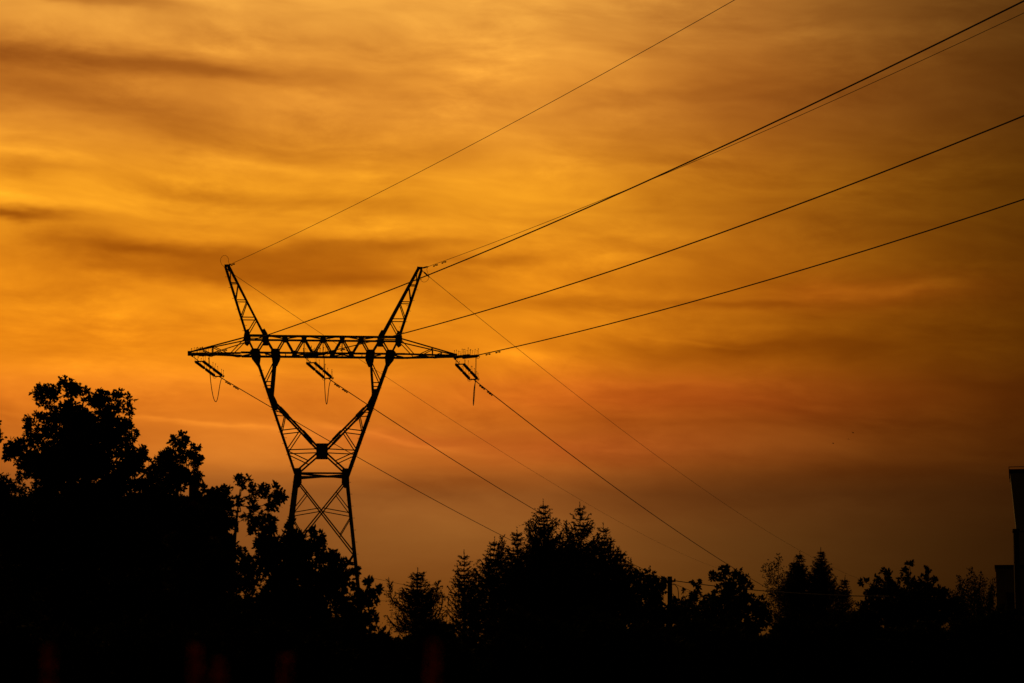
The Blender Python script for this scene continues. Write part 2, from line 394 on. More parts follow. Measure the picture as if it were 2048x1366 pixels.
    # flat zig-zag under and over the crossarm
    for k, (xa, xb_) in enumerate(((4.2, 5.1), (5.1, 5.95), (5.95, 6.75), (6.75, 7.45))):
        f = lambda x: max(.8 - max(0, x - 4.9) * .214, .2); s = 1 if k % 2 else -1
        bar('plan_brace', (sx * xa, s * f(xa), Z_B - .05), (sx * xb_, -s * f(xb_), Z_B - .05), .07, (0, 0, 1))
    g = Geo(); g.box((sx * 7.98, 0, Z_B + .03), (.22, .34, .26)); g.build('crossarm_tip_plate', 'gusset', tower)
for sy in (-1, 1):
    bar('crossarm_chord', (-4.6, sy * .80, Z_T), (4.6, sy * .80, Z_T), .13, (0, -sy, -1))
    bar('crossarm_chord', (-4.9, sy * .80, Z_B), (4.9, sy * .80, Z_B), .13, (0, -sy, 1))
    bar('waist_strut', (-1.35, sy * hd(12.67), 12.67), (1.35, sy * hd(12.67), 12.67), .13, (0, -sy, 0))
    xs = [-4.54, -4.055, -3.457, -2.854, -2.285, -1.712, -1.142, -.571, 0, .571, 1.142, 1.712, 2.285, 2.854, 3.457, 4.055, 4.54]
    for i in range(len(xs) - 1):
        za, zb_ = (Z_T, Z_B) if i % 2 == 0 else (Z_B, Z_T)
        bar('crossarm_diagonal', (xs[i], sy * .80, za), (xs[i + 1], sy * .80, zb_), .105, (0, -sy, 0))
    for x in (-1.142, 0, 1.142):
        bar('crossarm_hanger', (x, sy * .78, Z_B), (x, sy * .78, Z_T), .05, (0, -sy, 0))
    for x in (-2.285, -1.142, 0, 1.142, 2.285):
        gusset([(x - .19, 20.96), (x + .19, 20.96), (x + .14, 20.74), (x - .14, 20.74)], sy * .815)
    for x in (-1.712, -.571, .571, 1.712):
        gusset([(x - .19, 19.86), (x + .19, 19.86), (x + .15, 20.06), (x - .15, 20.06)], sy * .815)
    gusset([(-.34, 13.72), (.34, 13.72), (.34, 14.45), (-.34, 14.45)], sy * (hd(14.1) + .012))
bar('plan_brace', (-1.3, -hd(12.6), 12.62), (1.3, hd(12.6), 12.62), .08, (0, 0, 1))
bar('plan_brace', (-1.3, hd(12.6), 12.56), (1.3, -hd(12.6), 12.56), .08, (0, 0, 1))
for z in (Z_T + .06, Z_B - .06):
    px_ = [-3.457, -2.285, -1.142, 0, 1.142, 2.285, 3.457]
    for i in range(6):
        s = 1 if i % 2 else -1
        bar('plan_brace', (px_[i], s * .8, z), (px_[i + 1], -s * .8, z), .06, (0, 0, 1))
        bar('plan_strut', (px_[i] + .05, -.8, z), (px_[i] + .05, .8, z), .055, (0, 0, 1))

# ------------------------------------------------------------------ insulator strings
def lathe(profile, n=10):
    V = []; F = []
    for (z, r) in profile:
        for k in range(n): V.append((r * math.cos(2 * math.pi * k / n), r * math.sin(2 * math.pi * k / n), z))
    for i in range(len(profile) - 1):
        for k in range(n): F.append((i * n + k, i * n + (k + 1) % n, (i + 1) * n + (k + 1) % n, (i + 1) * n + k))
    F.append(tuple(range(n))[::-1]); F.append(tuple((len(profile) - 1) * n + k for k in range(n)))
    return V, F
prof = [(0, .03), (.05, .045)]
for k in range(13):
    z = .08 + k * .095
    prof += [(z, .04), (z + .012, .086 if k % 2 else .097), (z + .03, .083 if k % 2 else .094), (z + .045, .04)]
prof += [(1.33, .045), (1.38, .03)]
unit_me = mesh_from('insulator', *lathe(prof)); unit_me.materials.append(M['insul'])
spk = Geo(); spk.tube([(0, 0, 0), (0, 0, .36)], .010, 5); spk.tube([(0, 0, .34), (0, 0, .36), (0, 0, .385), (0, 0, .40)], [.012, .024, .024, .010], 6)
spike_me = mesh_from('bird_spike', spk.V, spk.F); spike_me.materials.append(M['steel'])
def rot_to(d):
    return Vector(d).to_track_quat('Z', 'Y')
def string(attach, end, label):
    """double dead-end string between two world points; built at the attachment"""
    A = Vector(attach); E = Vector(end); root = empty('insulator_string', A)
    tag(root, label, 'insulator', 'insulator strings on the pylon')
    d = (E - A); L = d.length; d.normalize(); side = d.cross(Vector((0, 0, 1))).normalized(); up = side.cross(d)
    P = lambda s, a=0, b=0: d * s + side * a + up * b
    l0 = L - 2 * 1.38 - .12 - .34
    g = Geo(); g.tube([P(0), P(l0)], .022, 6); g.tube([P(0), P(.14)], .05, 6); g.build('link_rod', 'steel', root)
    for s in (l0 + .02, L - .33):
        g = Geo(); g.tube([P(s, -.27), P(s, .27)], .038, 6); g.tube([P(s, -.27), P(s, -.30)], .06, 6); g.tube([P(s, .27), P(s, .30)], .06, 6)
        g.build('yoke_bar', 'gusset', root)
    q = rot_to(d)
    for a in (-.25, .25):
        for k in range(2):
            o = link('insulator', unit_me, None, root); o.location = P(l0 + .03 + k * 1.44, a); o.rotation_mode = 'QUATERNION'; o.rotation_quaternion = q; o.scale = (1, 1, .94)
        g = Geo(); g.tube([P(l0 + 1.40, a), P(l0 + 1.48, a)], .055, 6); g.build('joint_cap', 'steel', root)
        ring = [P(L - .42, a + .13 * math.cos(t), -.13 * math.sin(t) - .02) for t in [math.pi * i / 9 for i in range(-1, 11)]]
        g = Geo(); g.tube(ring, .012, 5); g.build('arcing_ring', 'steel', root)
    g = Geo(); g.tube([P(L - .33), P(L)], [.05, .03], 6); g.build('dead_end_clamp', 'steel', root)
    rr = random.Random(label)
    for i, s in enumerate([l0 + .02] * 2 + [l0 + .25, l0 + .75, l0 + 1.35, l0 + 1.6, l0 + 2.1, l0 + 2.6, L - .33]):
        for a in ((-.28, .28) if i not in (0,) else (-.12,)):
            o = link('bird_spike', spike_me, None, root); o.location = P(s, a, .05)
            o.rotation_euler = (rr.gauss(0, .10), rr.gauss(0, .10), 0); o.scale = (1, 1, rr.uniform(.7, 1.1))
    return root
def tw(x, y, z): return TM @ Vector((x, y, z))
STR = {  # phase: (attach, far end, near end) in tower axes
    'left': ((-7.86, 0, 19.80), (-6.22, 3.95, 18.919), (-6.638, -3.95, 19.405)),
    'middle': ((-1.14, 0, 19.80), (.479, 3.95, 18.857), (.058, -3.95, 19.561)),
    'right': ((7.95, 0, 19.78), (9.463, 3.95, 18.876), (8.987, -3.95, 19.472))}
where = {'left': 'at the left tip of the crossarm', 'middle': 'under the middle of the crossarm', 'right': 'at the right tip of the crossarm'}
for k, (a, f, n_) in STR.items():
    string(tw(a[0], .1, a[2]), tw(*f), 'brown ribbed double insulator string slanting down ' + where[k])
    string(tw(a[0], -.1, a[2] + .03), tw(*n_), 'brown ribbed double insulator string lying nearly level ' + where[k])

# ------------------------------------------------------------------ wires
def damper(parent, p, d, below=.09):
    g = Geo(); d = Vector(d).normalized(); c = Vector(p)
    dn = Vector((0, 0, -1))
    g.tube([c, c + dn * below], .025, 5); g.tube([c + dn * below - d * .22, c + dn * below + d * .22], .012, 5)
    for s in (-1, 1): g.tube([c + dn * below + d * s * .13, c + dn * below + d * s * .16, c + dn * below + d * s * .26, c + dn * below + d * s * .28], [.03, .045, .045, .025], 7)
    g.build('vibration_damper', 'gusset', parent)
def span(name, start, psi, a, b, smax, r, label, cat, group, damp=()):
    p0 = tw(*start); lx = start[0]
    h = Vector((math.sin(psi - TYAW), math.cos(psi - TYAW), 0))
    F_ = lambda s: h * s + Vector((0, 0, a * s + b * s * s))
    n_ = max(40, int(smax / 4)); pts = [F_(smax * i / n_) for i in range(n_ + 1)]
    g = Geo(); g.tube(pts, r, 6)
    o = g.build(name, 'wire'); o.location = p0; tag(o, label, cat, group)
    for s in damp: damper(o, F_(s), F_(s + .1) - F_(s))
    return o
RC, RE = .030, .0145
FAR = [((-5.70, .6, 25.031), 0, -.0317, .056), ((6.475, 1.0, 24.879), 1, -.0732, .1315)]
psi_f = lambda x: .2801 + .00653 * x
psi_n = lambda x: 2.7645 - .00139 * x
GW = 'overhead wires of the power line'
span('earth_wire', (-5.70, .6, 25.031), psi_f(-5.7), -.0317, .056e-3, 470, RE, 'thin earth wire falling away to the right from the left horn', 'power line', GW)
span('earth_wire', (6.475, 1.0, 24.879), psi_f(6.5), -.0732, .1315e-3, 470, RE, 'thin earth wire falling away to the right from the right horn', 'power line', GW)
for k, a, b in (('left', -.0497, .0807), ('middle', -.0712, .1338), ('right', -.1067, .1969)):
    s = STR[k][1]
    span('conductor_wire', s, psi_f(s[0]), a, b * 1e-3, 470, RC, 'thick conductor sloping down to the right from the %s hanging insulator string' % k, 'power line', GW, (1.2, 1.75, 3.0, 3.55))
span('earth_wire', (-5.566, -.7, 25.279), psi_n(-5.6), .0025, .4047e-3, 165, RE, 'thin earth wire climbing to the top edge from the left horn', 'power line', GW, (.35,))
span('earth_wire', (6.302, -.8, 25.264), psi_n(6.3), .0046, .5079e-3, 165, RE, 'thin earth wire climbing to the upper right corner from the right horn', 'power line', GW, (1.0, 2.2))
for k, a, b in (('left', -.0154, .529), ('middle', -.0327, .6818), ('right', -.0183, .6193)):
    s = STR[k][2]
    span('conductor_wire', s, psi_n(s[0]), a, b * 1e-3, 165, RC,
         {'left': 'highest thick conductor rising to the upper right corner from the crossarm', 'middle': 'second of the three thick conductors rising to the right edge',
          'right': 'lowest thick conductor rising to the right edge from the crossarm tip'}[k], 'power line', GW, (1.6, 2.9))
# jumper loops under the strings
def bez(P, n=24):
    out = []
    for i in range(n + 1):
        t = i / n; Q = [Vector(p) for p in P]
        while len(Q) > 1: Q = [Q[j].lerp(Q[j + 1], t) for j in range(len(Q) - 1)]
        out.append(Q[0])
    return out
for k, (a, f, n_) in STR.items():
    p, q = Vector(n_), Vector(f); zl = {'left': 17.0, 'middle': 16.85, 'right': 16.85}[k]
    lo = p.lerp(q, .55); bx_ = {'left': .05, 'middle': .0, 'right': -.12}[k]
    B = bez([p + Vector((0, .06, -.03)), (p.x + .05, p.y + .1, 18.2), (lo.x + bx_ - .2, lo.y - 1.7, zl - .62), (lo.x + bx_ + .12, lo.y + 1.5, zl - .72), (q.x - .25, q.y - .12, 18.2), q + Vector((0, -.05, -.05))], 34)
    g = Geo(); g.tube([Vector(v) for v in B], .023, 6); o = g.build('jumper_cable', 'wire'); o.location = TC; o.rotation_euler = (0, 0, TYAW)
    tag(o, {'left': 'drooping jumper cable loop below the left end of the crossarm', 'middle': 'drooping jumper cable loop hanging in the window of the pylon', 'right': 'long narrow jumper cable loop hanging below the right end of the crossarm'}[k], 'cable', 'jumper loops of the pylon')
def loc_cable(name, pts, r, label):
    g = Geo(); g.tube(pts, r, 6); o = g.build(name, 'wire'); o.location = TC; o.rotation_euler = (0, 0, TYAW)
    tag(o, label, 'cable', 'earth wire loops on the horns'); return o
loop = [(-5.86, 0, 25.15), (-6.0, 0, 25.22), (-6.15, -.03, 25.36), (-6.23, -.05, 25.55), (-6.2, -.08, 25.74), (-6.08, -.1, 25.88), (-5.93, -.12, 25.9), (-5.8, -.2, 25.8), (-5.73, -.35, 25.62), (-5.73, -.5, 25.45), (-5.68, -.65, 25.3), (-5.57, -.7, 25.28)]
loc_cable('earth_wire_loop', bez(loop, 4) if 0 else [Vector(p) for p in loop], .011, 'round loop of thin wire standing above the left horn')
lp = [(6.3, -.8, 25.26), (6.2, -.6, 25.14), (6.26, -.4, 24.98), (6.36, -.1, 24.8), (6.33, .2, 24.62), (6.2, .3, 24.5), (6.05, .2, 24.46), (5.9, .05, 24.52), (5.83, 0, 24.6)]
loc_cable('earth_wire_loop', [Vector(p) for p in lp], .011, 'small slack loop of wire beside the tip of the right horn')
def fitting(p, q, label):
    g = Geo(); p = tw(*p); q = tw(*q); d = q - p
    g.tube([Vector(), d * .3, d * .35, d * .8, d * .85, d], [.02, .02, .05, .05, .03, .02], 6)
    o = g.build('earth_wire_clamp', 'gusset'); o.location = p; tag(o, label, 'clamp', 'earth wire clamps')
fitting((-5.80, -.1, 25.27), (-5.566, -.7, 25.279), 'short clamp on the left horn holding the wire that climbs')
fitting((-5.80, .1, 25.2), (-5.70, .6, 25.031), 'short clamp on the left horn holding the wire that falls away')
fitting((5.85, -.1, 25.25), (6.302, -.8, 25.264), 'clamp on the right horn holding the wire that climbs')
fitting((5.90, .1, 25.2), (6.475, 1.0, 24.879), 'slanting clamp on the right horn holding the wire that falls away')

# ------------------------------------------------------------------ trees
def frames(D, roll):
    """orthonormal frames for direction arrays"""
    D = D / np.linalg.norm(D, axis=1, keepdims=True)
    h = np.where(np.abs(D[:, 2:3]) < .9, np.array([[0., 0, 1]]), np.array([[1., 0, 0]]))
    X = np.cross(h, D); X /= np.linalg.norm(X, axis=1, keepdims=True)
    Y = np.cross(D, X)
    c, s_ = np.cos(roll)[:, None], np.sin(roll)[:, None]
    return D, X * c + Y * s_, Y * c - X * s_
OAK_T = np.array([(0, 0, 0), (.22, -.13, .01), (.42, -.30, .03), (.56, -.17, .01), (.76, -.26, .0), (1, 0, -.06)])
LEAF_T = np.array([(0, 0, 0), (.30, -.26, .03), (.62, -.24, .02), (1, 0, -.07)])
def leaves(name, P, D, L, tmpl, rs, width=1.0):
    """two mirrored half blades per leaf, folded along the rib"""
    k = len(tmpl); n_ = len(P)
    D, X, Y = frames(D, rs.uniform(0, 2 * math.pi, n_))
    Vs = []
    for sg in (1, -1):
        t = tmpl * np.array([1, sg * width, 1])
        Vs.append(P[:, None, :] + L[:, None, None] * (D[:, None] * t[None, :, 0:1] + X[:, None] * t[None, :, 1:2] + Y[:, None] * t[None, :, 2:3]))
    V = np.concatenate(Vs).reshape(-1, 3)
    return mesh_np(name, V, np.arange(len(V), dtype=np.int32), k)
def sphere_pts(rs, n_):
    v = rs.normal(size=(n_, 3)); return v / np.linalg.norm(v, axis=1, keepdims=True)
def broadleaf(name, base_px, Y, blobs, label, cat, group, seed, leaf=.10, dens=1.0, mat='leaf', tmpl=LEAF_T, trunk_r=.11, clumpy=.42, depth=1.0, upright=0.0, lean=0.0, twiggy=1.0, shade=None):
    rs = np.random.RandomState(seed)
    b0 = at(base_px, 1323, Y); base = Vector((b0.x, Y, 0)); root = empty(name, base)
    tag(root, label, cat, group)
    ppm = FPX / Y
    B = []
    for (bx_, by_, br_) in blobs:
        p = at(bx_, by_, Y); r = br_ / ppm
        B.append((np.array([p.x - base.x, rs.uniform(-1, 1) * min(1.3, .5 + r) * depth, p.z]), r))
    zmin = min(b[0][2] - b[1] for b in B); ztop = max(b[0][2] for b in B)
    # trunk: rises to the highest clump with a slight sway
    topb = max(B, key=lambda b: b[0][2])[0]
    cx = np.mean([b[0][0] for b in B])
    pts = []; rad = []
    for i in range(9):
        t = i / 8; z = t * (ztop - .1)
        x = lean * t + (topb[0] - lean) * t ** 2 + .05 * math.sin(4 * t + seed); y = topb[1] * t ** 2 + .05 * math.cos(5 * t + seed)
        pts.append((x, y, z)); rad.append(trunk_r * (1.02 - t) ** .85 * .95 + .005)
    g = Geo(); g.tube(pts, rad, 9); g.build('trunk', 'bark', root)
    tr = np.array(pts)
    P = []; D = []; TW = []
    joined = []                                     # limbs fork from each other, not all from the trunk
    order = sorted(B, key=lambda q: np.hypot(q[0][0] - np.interp(q[0][2], tr[:, 2], tr[:, 0]), q[0][1] - np.interp(q[0][2], tr[:, 2], tr[:, 1])) + .15 * q[0][2])
    for (c, r) in order:
        hid = (shade or (.38 if mat == 'oak' else .75)) if c[2] < at(base_px, 1140, Y).z else 1.0       # dense shaded interior near the ground carries fewer leaves
        dt = np.hypot(c[0] - np.interp(c[2], tr[:, 2], tr[:, 0]), c[1])
        zt = max(.3, c[2] - (.25 + .7 * dt))
        s0 = np.array([np.interp(zt, tr[:, 2], tr[:, 0]), np.interp(zt, tr[:, 2], tr[:, 1]), zt])
        best = np.linalg.norm(c - s0)
        for q in joined:
            dq = np.linalg.norm(c - q) * (1.0 if q[2] < c[2] + .1 else 1.6)
            if dq < best: best = dq; s0 = q; zt = q[2]
        joined.append(c)
        mid = s0 * .5 + c * .5 + np.array([0, 0, -.05]) + rs.normal(size=3) * .08 * min(1, best)
        r0 = max(.012, trunk_r * .45 * (1.1 - zt / (ztop + .5)))
        g = Geo(); g.tube([s0, s0 * .7 + mid * .3 + (mid - s0) * .2, mid, c * .8 + mid * .2, c], [r0, r0 * .85, r0 * .65, r0 * .45, r0 * .25], 6)
        g.build('limb', 'bark', root)
        # sub-clumps -> rosettes -> leaves
        ns = max(6, int(round(14 * dens ** .5 * (r / .35) ** 1.2 * twiggy)))
        sub = c + sphere_pts(rs, ns) * (r * (.35 + .55 * rs.uniform(size=(ns, 1)) ** .6)) * np.array([1, 1, .92])
        for q in sub:
            sr = r * clumpy * rs.uniform(.65, 1.15)
            nr = max(4, int(8.5 * dens * hid * (sr / leaf) ** 2))
            o = q + sphere_pts(rs, nr) * (sr * rs.uniform(size=(nr, 1)) ** .45)
            TW.append((c, q)); 
            for w in o[:2 if twiggy <= 1 else 6]: TW.append((q, w))
            nl = 5
            out = (o - c); out = out / (np.linalg.norm(out, axis=1, keepdims=True) + 1e-6)
            dd = np.repeat(out * .6 + np.array([0, 0, .15 + upright]), nl, 0) + rs.normal(size=(nr * nl, 3)) * .75
            P.append(np.repeat(o, nl, 0) + rs.normal(size=(nr * nl, 3)) * leaf * .12); D.append(dd)
    P = np.concatenate(P); D = np.concatenate(D)
    L = leaf * rs.uniform(.65, 1.2, len(P))
    cr_ = link('crown', leaves('crown', P, D, L, tmpl, rs), mat, root); cr_['kind'] = 'stuff'
    a = np.array([t[0] for t in TW]); b = np.array([t[1] for t in TW])
    link('twigs', sticks('twigs', a, b, .006 if twiggy <= 1 else .005), 'bark', root)['kind'] = 'stuff'
    return root
def sticks(name, a, b, r, r2=None):
    """three-sided thin sticks a->b"""
    r2 = r * .5 if r2 is None else r2
    D, X, Y = frames(b - a + 1e-6, np.zeros(len(a)))
    V = []
    for e, rr in ((a, r), (b, r2)):
        for k in range(3):
            an = 2 * math.pi * k / 3
            V.append(e + (X * math.cos(an) + Y * math.sin(an)) * rr)
    V = np.stack(V, 1).reshape(-1, 3); n_ = len(a)
    o = (np.arange(n_) * 6)[:, None, None] + np.array([[0, 1, 4, 3], [1, 2, 5, 4], [2, 0, 3, 5]])[None]
    return mesh_np(name, V, o.ravel(), 4)

GL = 'leafy trees in front of the pylon'
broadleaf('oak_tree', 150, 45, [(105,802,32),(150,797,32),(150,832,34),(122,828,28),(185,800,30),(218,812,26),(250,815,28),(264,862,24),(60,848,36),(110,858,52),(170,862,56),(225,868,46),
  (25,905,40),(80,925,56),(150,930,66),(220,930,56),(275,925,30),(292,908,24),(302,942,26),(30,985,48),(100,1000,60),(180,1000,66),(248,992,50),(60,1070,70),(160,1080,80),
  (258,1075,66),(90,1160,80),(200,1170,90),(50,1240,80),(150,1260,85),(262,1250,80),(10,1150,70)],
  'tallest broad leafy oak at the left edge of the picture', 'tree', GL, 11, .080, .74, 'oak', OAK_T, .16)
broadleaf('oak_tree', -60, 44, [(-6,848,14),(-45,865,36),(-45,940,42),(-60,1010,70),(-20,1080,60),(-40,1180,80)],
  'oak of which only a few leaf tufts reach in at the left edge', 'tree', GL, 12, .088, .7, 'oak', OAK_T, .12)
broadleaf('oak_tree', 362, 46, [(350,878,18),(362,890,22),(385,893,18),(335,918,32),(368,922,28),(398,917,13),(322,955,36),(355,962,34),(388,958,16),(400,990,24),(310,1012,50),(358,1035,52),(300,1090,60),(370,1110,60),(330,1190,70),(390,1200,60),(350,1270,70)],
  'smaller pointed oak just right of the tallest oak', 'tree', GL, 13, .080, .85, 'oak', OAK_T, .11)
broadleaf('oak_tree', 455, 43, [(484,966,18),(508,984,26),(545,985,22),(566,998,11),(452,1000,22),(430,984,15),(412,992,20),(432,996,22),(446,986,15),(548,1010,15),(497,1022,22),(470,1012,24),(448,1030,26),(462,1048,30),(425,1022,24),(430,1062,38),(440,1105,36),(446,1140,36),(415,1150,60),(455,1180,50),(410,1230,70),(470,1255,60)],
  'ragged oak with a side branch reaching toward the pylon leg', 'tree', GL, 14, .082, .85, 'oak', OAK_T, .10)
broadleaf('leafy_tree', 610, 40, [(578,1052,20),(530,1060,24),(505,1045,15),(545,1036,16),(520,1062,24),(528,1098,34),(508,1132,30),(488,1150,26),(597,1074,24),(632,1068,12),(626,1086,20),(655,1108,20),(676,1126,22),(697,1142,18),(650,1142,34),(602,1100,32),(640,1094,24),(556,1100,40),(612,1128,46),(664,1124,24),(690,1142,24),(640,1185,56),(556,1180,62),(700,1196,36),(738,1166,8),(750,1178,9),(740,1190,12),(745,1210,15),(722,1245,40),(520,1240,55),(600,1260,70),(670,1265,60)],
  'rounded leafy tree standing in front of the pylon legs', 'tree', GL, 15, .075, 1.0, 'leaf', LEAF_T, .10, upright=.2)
GR = 'leafy trees along the right skyline'
broadleaf('leafy_tree', 1290, 62, [(1275,1146,18),(1300,1152,14),(1262,1166,16),(1290,1176,30),(1326,1162,10),(1318,1182,20),(1280,1215,40),(1325,1225,34),(1300,1260,50)],
  'low leafy tree between the big spruces and the utility pole', 'tree', GR, 16, .10, .9, 'leaf', LEAF_T, .08)
broadleaf('leafy_tree', 1450, 62, [(1446,1143,13),(1482,1148,18),(1427,1152,9),(1462,1166,26),(1496,1172,15),(1440,1190,24),(1482,1200,30),(1440,1230,42),(1490,1240,45)],
  'twin-topped leafy tree right of the utility pole', 'tree', GR, 17, .10, .95, 'leaf', LEAF_T, .08)
broadleaf('leafy_tree', 1388, 64, [(1392,1166,11),(1384,1186,18),(1365,1200,18),(1400,1205,24),(1375,1235,34),(1410,1245,34)],
  'small leafy tree under the cable beside the utility pole', 'tree', GR, 18, .09, .9, 'leaf', LEAF_T, .06)
broadleaf('birch_tree', 1556, 115, [(1556,1120,9),(1548,1138,17),(1572,1146,15),(1540,1160,17),(1562,1172,22),(1582,1185,18),(1545,1195,22),(1565,1220,30)],
  'thin airy birch whose sparse crown lets the sky through', 'tree', GR, 19, .06, .13, 'leaf', LEAF_T, .035, clumpy=.85)
broadleaf('leafy_tree', 1775, 70, [(1775,1148,15),(1762,1164,15),(1732,1163,8),(1788,1178,26),(1748,1196,28),(1722,1212,14),(1780,1220,40),(1735,1245,34)],
  'leafy tree with a square dark top left of the pointed one', 'tree', GR, 20, .10, .95, 'leaf', LEAF_T, .08)
broadleaf('leafy_tree', 1813, 72, [(1813,1128,7),(1811,1140,10),(1814,1158,15),(1815,1182,22),(1818,1215,36),(1815,1245,40)],
  'narrow pointed leafy tree between two rounder trees at right', 'tree', GR, 21, .09, .95, 'leaf', LEAF_T, .07)
broadleaf('leafy_tree', 1854, 71, [(1848,1142,7),(1848,1158,14),(1866,1168,13),(1850,1182,22),(1880,1190,14),(1865,1212,36),(1895,1225,30)],
  'stepped leafy tree left of the spiky shrub at right', 'tree', GR, 22, .09, .95, 'leaf', LEAF_T, .07)
def shoot_shrub(px, Y, tips, label, seed, leaf=.06):
    rs = np.random.RandomState(seed); b0 = at(px, 1323, Y); root = empty('tall_shrub', (b0.x, Y, 0)); tag(root, label, 'shrub')
    P = []; D = []
    for (tx, ty) in tips:
        t = at(tx, ty, Y); dpt = rs.uniform(-.7, .7); sx_ = (t.x - b0.x) * .55 + rs.normal() * .08
        pts = [np.array([sx_ * (1 - (1 - i / 9) ** 2) + (t.x - b0.x - sx_) * (i / 9) ** 2, dpt * (i / 9), t.z * i / 9]) for i in range(10)]
        g = Geo(); g.tube(pts, [.014 * (1 - i / 10) + .003 for i in range(10)], 5); g.build('shoot', 'bark', root)
        pa = np.array(pts); n_ = 750; f = rs.uniform(.35, 1.0, n_) * 9; i0 = np.minimum(f.astype(int), 8); fr = (f - i0)[:, None]
        q = pa[i0] * (1 - fr) + pa[i0 + 1] * fr
        spread = (.045 + .30 * (1 - f / 9))[:, None]
        P.append(q + rs.normal(size=(n_, 3)) * spread * np.array([1, 1, .6])); D.append(rs.normal(size=(n_, 3)) * .5 + np.array([0, 0, .9]))
    P = np.concatenate(P); D = np.concatenate(D)
    o = link('crown', leaves('crown', P, D, leaf * rs.uniform(.6, 1.2, len(P)), LEAF_T, rs), 'leaf', root); o['kind'] = 'stuff'
shoot_shrub(1948, 76, [(1943, 1136), (1930, 1160), (1921, 1150), (1938, 1158), (1950, 1152), (1960, 1146), (1954, 1166), (1966, 1160), (1974, 1176), (1982, 1158), (1985, 1172), (1912, 1172), (1905, 1184), (1898, 1178),
    (1926, 1174), (1942, 1176), (1958, 1178), (1990, 1186), (1890, 1196), (1970, 1192), (1935, 1190), (1915, 1196), (1955, 1196), (1985, 1200), (1900, 1206)],
    'shrub with upright spiky shoots in front of the low flat building', 23)

